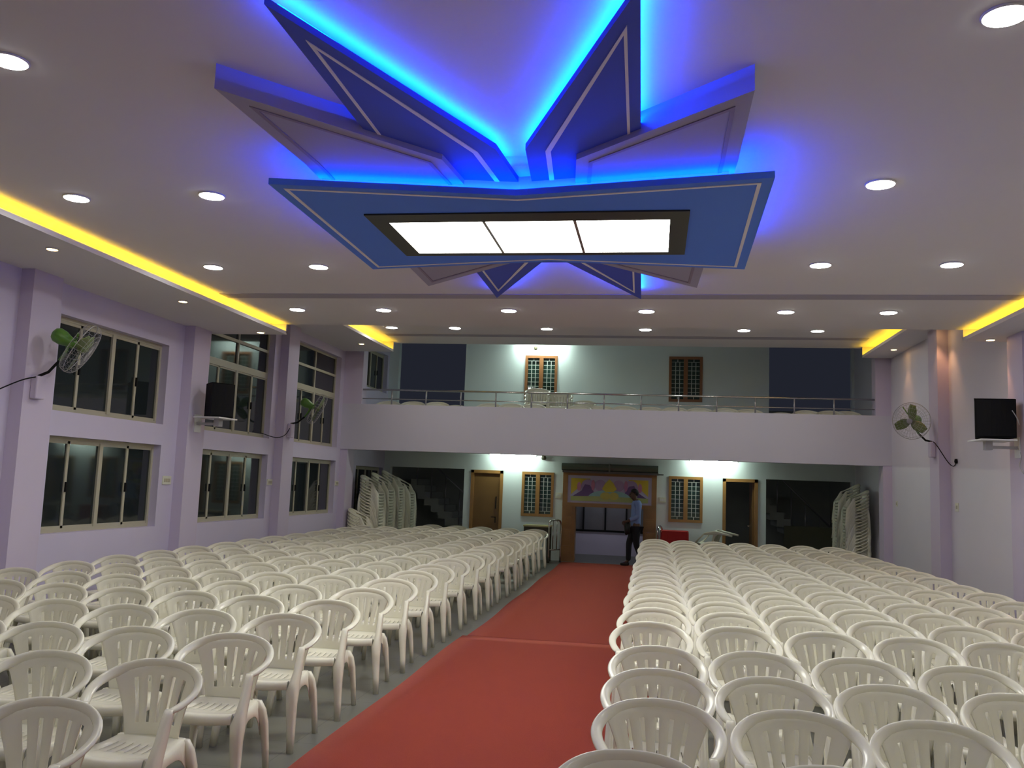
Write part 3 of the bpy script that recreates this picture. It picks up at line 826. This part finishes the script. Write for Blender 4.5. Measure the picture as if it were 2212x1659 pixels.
# ------------------------------------------------------------ wall fans
def wall_fan(mount, centre, axis, label, spin, cord, armc='black'):
    mount, centre, ax = Vector(mount), Vector(centre), Vector(axis).normalized()
    t = thing('wall_fan', label, 'fan', tuple(mount)); L = -mount
    q = Vector((0, 0, 1)).rotation_difference(ax).to_matrix().to_4x4(); T = Matrix.Translation(centre-mount) @ q
    R_ = .30
    # cage: rings and curved spokes, local z = axis
    bm = bmesh.new()
    prof = [(.03, .105), (.10, .103), (.17, .098), (.235, .088), (.285, .06), (.30, .02), (.30, -.02), (.285, -.055), (.22, -.075), (.12, -.08)]
    for r, z in ((.09, .104), (.15, .10), (.21, .093), (.265, .075), (.30, .0), (.28, -.06), (.19, -.078)):
        pts = [(r*math.cos(2*PI*k/28), r*math.sin(2*PI*k/28), z) for k in range(28)]
        tube(bm, pts, .0045 if r >= .29 else .0018, 5, closed=True)
    for k in range(32):
        a = 2*PI*k/32; tube(bm, [(r*math.cos(a), r*math.sin(a), z) for r, z in prof], .0015, 4, caps=False)
    bmesh.ops.transform(bm, matrix=T, verts=bm.verts); obj('cage', bm, 'wire', t, True)
    bm = bmesh.new(); lathe(bm, [(.005, .112), (.04, .11), (.045, .102), (.02, .098)], 20); bmesh.ops.transform(bm, matrix=T, verts=bm.verts); obj('cage_badge', bm, 'wire', t, True)
    # blades
    for k in range(3):
        bm = bmesh.new(); a0 = spin+2*PI*k/3; rows = []
        for i in range(7):
            r = .03+.235*i/6; wd = .05+.055*math.sin(PI*(i/6)**.8*.9)
            row = []
            for j in range(5):
                u = j/4-.5; a = a0+u*wd/max(r, .07)*1.6 if False else a0
                px_, py_ = r, u*wd*1.5+.03*(i/6)
                z = .02-.35*u*wd*1.5
                row.append(bm.verts.new((px_*math.cos(a0)-py_*math.sin(a0), px_*math.sin(a0)+py_*math.cos(a0), z)))
            rows.append(row)
        for a, c in zip(rows, rows[1:]):
            for j in range(4): bm.faces.new((a[j], a[j+1], c[j+1], c[j]))
        r_ = bmesh.ops.extrude_face_region(bm, geom=list(bm.faces))
        for v in [g2 for g2 in r_['geom'] if isinstance(g2, bmesh.types.BMVert)]: v.co.z += .004
        bmesh.ops.transform(bm, matrix=T, verts=bm.verts); obj('blade', bm, 'blade', t, True)
    bm = bmesh.new(); lathe(bm, [(.01, .05), (.035, .045), (.045, .01), (.045, -.02)], 20); bmesh.ops.transform(bm, matrix=T, verts=bm.verts); obj('hub', bm, 'blade', t, True)
    # motor
    bm = bmesh.new(); lathe(bm, [(.03, -.05), (.055, -.08), (.062, -.14), (.075, -.18), (.084, -.21), (.084, -.28), (.06, -.315), (.02, -.33)], 24)
    bmesh.ops.transform(bm, matrix=T, verts=bm.verts); obj('motor', bm, 'green', t, True)
    bm = bmesh.new(); tip = T @ Vector((0, 0, -.15)); yk = T @ Vector((0, 0, -.05))
    down = Vector((tip.x*.75, tip.y*.75, min(tip.z, 0)*0+ (tip.z-.22)))
    tube(bm, [tip, tip+Vector((0, 0, -.10)), down], .018, 8)
    up_ = T @ Vector((0, 0, -.06)); s1 = (q @ Vector((0, 1, 0))); s1 = s1 if s1.z > 0 else -s1
    tube(bm, [T @ Vector((0, 0, -.12)), up_+s1*.14, up_+s1*.27], .011, 6)
    obj('yoke', bm, 'green', t, True)
    bm = bmesh.new(); tube(bm, [down, down*.5+Vector((0, 0, -.04)), Vector((0, 0, 0))], .016, 8); obj('arm', bm, 'black', t, True)
    sx = 1 if mount.x < 0 else -1
    bm = B((-.02*sx-.02, -.02*sx+.06 if sx > 0 else .04, -.07, .07, -.26, .02)); 
    bm.free(); bm = B((-.03*sx, .05*sx, -.075, .075, -.25, .0)); obj('mounting_box', bm, 'pilaster', t, bevel=.012)
    bm = bmesh.new(); tube(bm, catmull([Vector(p)-mount for p in cord], 5), .007, 6); obj('power_cord', bm, 'black', t, True)
    return t
wall_fan((-6.66, 8.60, 2.80), (-6.27, 8.72, 3.13), (.78, .38, -.48), 'green and white wall fan at the far left before the first window', .4,
         [(-6.62, 8.58, 2.80), (-6.68, 8.35, 2.72), (-6.80, 8.0, 2.52), (-6.82, 7.7, 2.42)])
wall_fan((-6.66, 15.42, 2.78), (-6.20, 15.50, 3.07), (.80, .35, -.42), 'green and white wall fan on the pilaster by the third window', 1.0,
         [(-6.64, 15.40, 2.74), (-6.66, 15.2, 2.56), (-6.75, 15.0, 2.50), (-6.84, 14.6, 2.55)])
wall_fan((4.47, 15.30, 2.76), (4.13, 15.22, 3.09), (-.50, -.82, -.12), 'green bladed wall fan on the right wall facing the hall', .75,
         [(4.47, 15.25, 2.76), (4.47, 15.05, 2.68), (4.60, 14.95, 2.42), (4.65, 14.85, 2.36), (4.66, 14.75, 2.43)])
bm = bmesh.new(); lathe(bm, [(.02, 0), (.028, .03), (.02, .07)], 10)
o = tag(obj('plug', bm, 'black', None, True), 'black plug of the right wall fan', 'plug'); o.location = (4.65, 14.74, 2.40)

# ------------------------------------------------------------ switch plates
def plate(x, y, z, ax, label, w_=.13, h_=.10, n=3):
    t = thing('switch_plate', label, 'switch', (x, y, z))
    if ax == 'y':
        obj('plate', B((-w_/2, w_/2, -.015, 0, -h_/2, h_/2)), 'switch', t, bevel=.003)
        for k in range(n): obj('switch', B((-w_*.35+w_*.25*k, -w_*.35+w_*.18+w_*.25*k, -.021, -.014, -.025, .025)), 'white', t)
    else:
        s = ax
        obj('plate', B((0, s*.015, -w_/2, w_/2, -h_/2, h_/2)), 'switch', t, bevel=.003)
        for k in range(n): obj('switch', B((s*.014, s*.021, -w_*.35+w_*.25*k, -w_*.35+w_*.18+w_*.25*k, -.025, .025)), 'frame', t)
plate(-2.335, YB, 1.59, 'y', 'ivory switch board between the grilled window and doorway, left side', .16, .13)
plate(.205, YB, 1.575, 'y', 'ivory switch board between the doorway and grilled window, right side', .16, .13)
plate(XL, 11.66, 1.695, 1, 'ivory switch board right of the first lower window', .22, .12)
plate(XL, 15.08, 1.695, 1, 'ivory switch board right of the second lower window', .2, .11)
plate(XL, 18.50, 1.70, 1, 'ivory switch board right of the third lower window', .2, .10)
plate(XR, 14.78, 1.72, -1, 'ivory socket on the right wall below the fan cord', .13, .13, 2)
plate(XR, 18.25, 1.72, -1, 'small ivory socket on the right wall near the balcony', .10, .10, 2)

# ------------------------------------------------------------ furniture by the doorway
t = thing('side_table', 'dark table with yellowish top left of the main doorway', 'table', (-2.76, 21.4, 0))
obj('tabletop', B((-.32, .32, -.28, .28, .83, .865)), 'table', t)
obj('apron', B((-.30, .30, -.26, -.24, .66, .83), (-.30, -.28, -.26, .26, .66, .83), (.28, .30, -.26, .26, .66, .83)), 'dkwood', t)
for sx in (-1, 1):
    for sy in (-1, 1): obj('leg', B((sx*.28-.025, sx*.28+.025, sy*.24-.025, sy*.24+.025, 0, .83)), 'dkwood', t)
t = thing('covered_table', 'small table under a red cloth right of the doorway', 'table', (.49, 21.35, 0))
obj('tabletop', B((-.31, .31, -.28, .28, .84, .87)), 'table', t)
for sx in (-1, 1):
    for sy in (-1, 1): obj('leg', B((sx*.27-.02, sx*.27+.02, sy*.24-.02, sy*.24+.02, 0, .84)), 'dkwood', t)
bm = bmesh.new(); lo, hi = [], []
n = 64
for k in range(n):
    a = 2*PI*k/n; c_, s_2 = math.cos(a), math.sin(a); mx_ = max(abs(c_)/.32, abs(s_2)/.29); x, y = c_/mx_, s_2/mx_
    wv = 1+.035*math.sin(9*a)
    hi.append(bm.verts.new((x, y, .874))); lo.append(bm.verts.new((x*wv*1.02, y*wv*1.02, .22)))
bm.faces.new(hi)
for k in range(n): bm.faces.new((lo[k], lo[(k+1)%n], hi[(k+1)%n], hi[k]))
o = obj('tablecloth', bm, 'red'); o.location = (.49, 21.35, 0); tag(o, 'red cloth hanging to near the floor over the small table', 'tablecloth')
# steel barrier left and a short one right of the doorway
def barrier(x, y, rz, label, w_=.34, h_=1.0):
    t = thing('steel_barrier', label, 'barrier', (x, y, 0), rz)
    bm = bmesh.new(); tube(bm, catmull([(-w_/2, 0, 0), (-w_/2, 0, h_*.6), (-w_/2, 0, h_-.09), (-w_/2+.09, 0, h_), (w_/2-.09, 0, h_), (w_/2, 0, h_-.09), (w_/2, 0, h_*.6), (w_/2, 0, 0)], 4), .022, 10)
    obj('outer_frame', bm, 'steel', t, True)
    for k in range(1, 3):
        bm = bmesh.new(); xx = -w_/2+w_*k/3; tube(bm, [(xx, 0, .3), (xx, 0, h_)], .012, 8); obj('bar', bm, 'steel', t, True)
    bm = bmesh.new(); tube(bm, [(-w_/2, 0, .3), (w_/2, 0, .3)], .014, 8); obj('bottom_bar', bm, 'steel', t, True)
    return t
barrier(-2.33, 21.30, .9, 'steel tube barrier standing left of the main doorway', .40)
barrier(.15, 21.5, 1.2, 'short steel tube barrier right of the doorway beside the red table', .3, .95)
# upturned chair behind the right block
o = bpy.data.objects.new('plastic_chair', FAR); COL.objects.link(o); o.location = (1.78, 21.05, .58); o.rotation_euler = (math.radians(-72), 0, math.radians(70))
tag(o, 'white plastic chair lying tipped over by the rear wall', 'chair')
bm = bmesh.new(); bm.free()
bm = B((-.30, .30, -.25, .25, .46, .49)); tag(obj('bench_top', bm, 'dkwood'), 'low dark bench under the tipped chair', 'bench').location = (1.40, 21.1, 0)

# ------------------------------------------------------------ the man by the doorway
def skin_mesh(name, V, E, R, m, parent, levels=2, root=0):
    me = bpy.data.meshes.new(name); me.from_pydata(V, E, []); me.update()
    o = bpy.data.objects.new(name, me); COL.objects.link(o)
    o.modifiers.new('skin', 'SKIN'); sv = me.skin_vertices[0].data
    for i, r in enumerate(R): sv[i].radius = r if isinstance(r, tuple) else (r, r)
    sv[root].use_root = True
    o.modifiers['skin'].use_smooth_shade = True
    sb = o.modifiers.new('sub', 'SUBSURF'); sb.levels = levels; sb.render_levels = levels
    bake(o); o.data.materials.clear(); o.data.materials.append(m)
    for p in o.data.polygons: p.use_smooth = True; p.material_index = 0
    o.parent = parent; return o
man = thing('person', 'man in light blue shirt and dark trousers walking left at the doorway, head bowed', 'person', (-.42, 21.25, .012), -PI/2+.25); man.scale = (1.03, 1.03, 1.04)
m_skin = mat('brown_skin', srgb(92, 66, 52), .5); m_shirt = mat('light_blue_cotton', srgb(140, 160, 215), .8, .2, noise=.06, nscale=20)
m_trous = mat('dark_trouser_cloth', (.022, .022, .028), .8, .2); m_hair = mat('black_hair', (.008, .008, .008), .6); m_shoe = mat('dark_leather', (.015, .013, .012), .4)
V, E, R = [], [], []
def jn(p, r, par=None):
    V.append(p); R.append(r); i = len(V)-1
    if par is not None: E.append((par, i))
    return i
pel = jn((0, .0, .93), (.13, .10)); wa = jn((0, .0, 1.08), (.125, .095), pel); ch = jn((0, .01, 1.27), (.15, .10), wa); nb = jn((0, .02, 1.43), (.09, .07), ch)
nk = jn((0, -.005, 1.48), .055, nb); hd = jn((0, -.05, 1.545), (.070, .080), nk); h2 = jn((0, -.065, 1.625), (.078, .092), hd); h3 = jn((0, -.06, 1.685), (.058, .068), h2)
no = jn((0, -.165, 1.565), .015, h2)
hands = []
for s, elb, wr in ((-1, (-.25, .05, 1.13), (-.21, -.12, .98)), (1, (.25, -.0, 1.12), (.20, -.22, 1.02))):
    sh_ = jn((s*.185, .02, 1.40), .058, nb); el = jn(elb, .042, sh_); w2 = jn(wr, .028, el)
    d = (Vector(wr)-Vector(elb)).normalized(); pm = jn(tuple(Vector(wr)+d*.05), (.036, .02), w2); hands.append((pm, d, s))
    side = Vector((0, 0, 1)) if abs(d.z) < .6 else Vector((0, 1, 0))
    side = (side-d*side.dot(d)).normalized()
    for k, (off, ln) in enumerate(((-.027, .065), (-.009, .078), (.009, .074), (.027, .06))):
        b0 = Vector(V[pm])+d*.035+side*off; b1 = b0+d*ln*.55; b2 = b1+(d*.5+Vector((-s*.6, 0, -.5))).normalized()*ln*.5
        i0 = jn(tuple(b0), .009, pm); i1 = jn(tuple(b1), .0085, i0); jn(tuple(b2), .0075, i1)
    tb = Vector(wr)+d*.02-side*.03; t1 = tb+(d*.7-side*.7)*.035; i0 = jn(tuple(tb), .011, pm); i1 = jn(tuple(t1), .0095, i0); jn(tuple(t1+d*.025), .008, i1)
for s, kn, an, to in ((-1, (-.10, -.12, .52), (-.09, -.14, .10), (-.10, -.28, .04)), (1, (.09, .0, .50), (.09, .16, .12), (.10, .06, .03))):
    hp_ = jn((s*.09, 0, .86), .085, pel); k_ = jn(kn, .055, hp_); a_ = jn(an, .036, k_); jn(to, .028, a_)
skin_mesh('body', V, E, R, m_skin, man)
V, E, R = [], [], []
a0 = jn((0, .0, .86), (.165, .125)); a1 = jn((0, .0, 1.0), (.16, .12), a0); a2 = jn((0, .005, 1.15), (.16, .118), a1); a3 = jn((0, .015, 1.30), (.175, .122), a2); a4 = jn((0, .02, 1.42), (.12, .085), a3); jn((0, .005, 1.475), (.062, .06), a4)
for s, elb, wr in ((-1, (-.25, .05, 1.13), (-.215, -.10, .995)), (1, (.25, -.0, 1.12), (.205, -.19, 1.03))):
    i = jn((s*.19, .02, 1.385), .072, a4); i = jn(elb, .058, i); jn(wr, .045, i)
skin_mesh('shirt', V, E, R, m_shirt, man)
V, E, R = [], [], []
p0 = jn((0, 0, .92), (.155, .115))
for s, kn, an in ((-1, (-.10, -.12, .52), (-.09, -.13, .10)), (1, (.09, .0, .50), (.09, .15, .12))):
    i = jn((s*.092, .0, .82), .105, p0); i = jn(kn, .075, i); i = jn(tuple((Vector(kn)+Vector(an))/2), .065, i); jn(an, .06, i)
skin_mesh('trousers', V, E, R, m_trous, man)
for s, hl, to in ((-1, (-.09, -.10, .045), (-.10, -.32, .035)), (1, (.09, .18, .05), (.10, -.02, .035))):
    V, E, R = [], [], []
    i = jn(hl, .042); i2 = jn(tuple((Vector(hl)+Vector(to))/2), .045, i); jn(to, .034, i2); skin_mesh('shoe', V, E, R, m_shoe, man, 2)
V, E, R = [], [], []
i = jn((0, .01, 1.565), .055); i = jn((0, .0, 1.655), .088, i); i = jn((0, -.05, 1.70), (.085, .07), i); jn((0, -.125, 1.68), (.06, .035), i)
skin_mesh('hair', V, E, R, m_hair, man)
for s in (-1, 1):
    V, E, R = [], [], []
    i = jn((s*.082, -.05, 1.605), .012); jn((s*.088, -.045, 1.635), .014, i); skin_mesh('ear', V, E, R, m_skin, man, 1)
    bm = bmesh.new(); bmesh.ops.create_uvsphere(bm, u_segments=10, v_segments=8, radius=.012); bmesh.ops.translate(bm, verts=bm.verts, vec=(s*.032, -.142, 1.61)); obj('eye', bm, 'black', man, True)
bm = bmesh.new(); bmesh.ops.create_uvsphere(bm, u_segments=10, v_segments=6, radius=.02); bmesh.ops.scale(bm, vec=(1.3, .4, .4), verts=bm.verts); bmesh.ops.translate(bm, verts=bm.verts, vec=(0, -.135, 1.527)); obj('mouth', bm, mat('lips', (.16, .05, .04), .5), man, True)
# black bundle in his hand
bm = bmesh.new(); bmesh.ops.create_icosphere(bm, subdivisions=3, radius=.13)
rb = random.Random(5)
for v in bm.verts:
    v.co *= 1+.14*math.sin(v.co.x*31+1)*math.cos(v.co.z*27)+.05*rb.uniform(-1, 1)
bmesh.ops.scale(bm, vec=(.55, .7, 1.3), verts=bm.verts)
o = tag(obj('bag', bm, mat('black_bag_cloth', (.012, .011, .012), .45, .5), None, True), 'crumpled black bag held at the hip of the man', 'bag'); o.location = (-.60, 21.02, .90)

# prototype bookkeeping: first chair took the prototype itself
assert used[0]
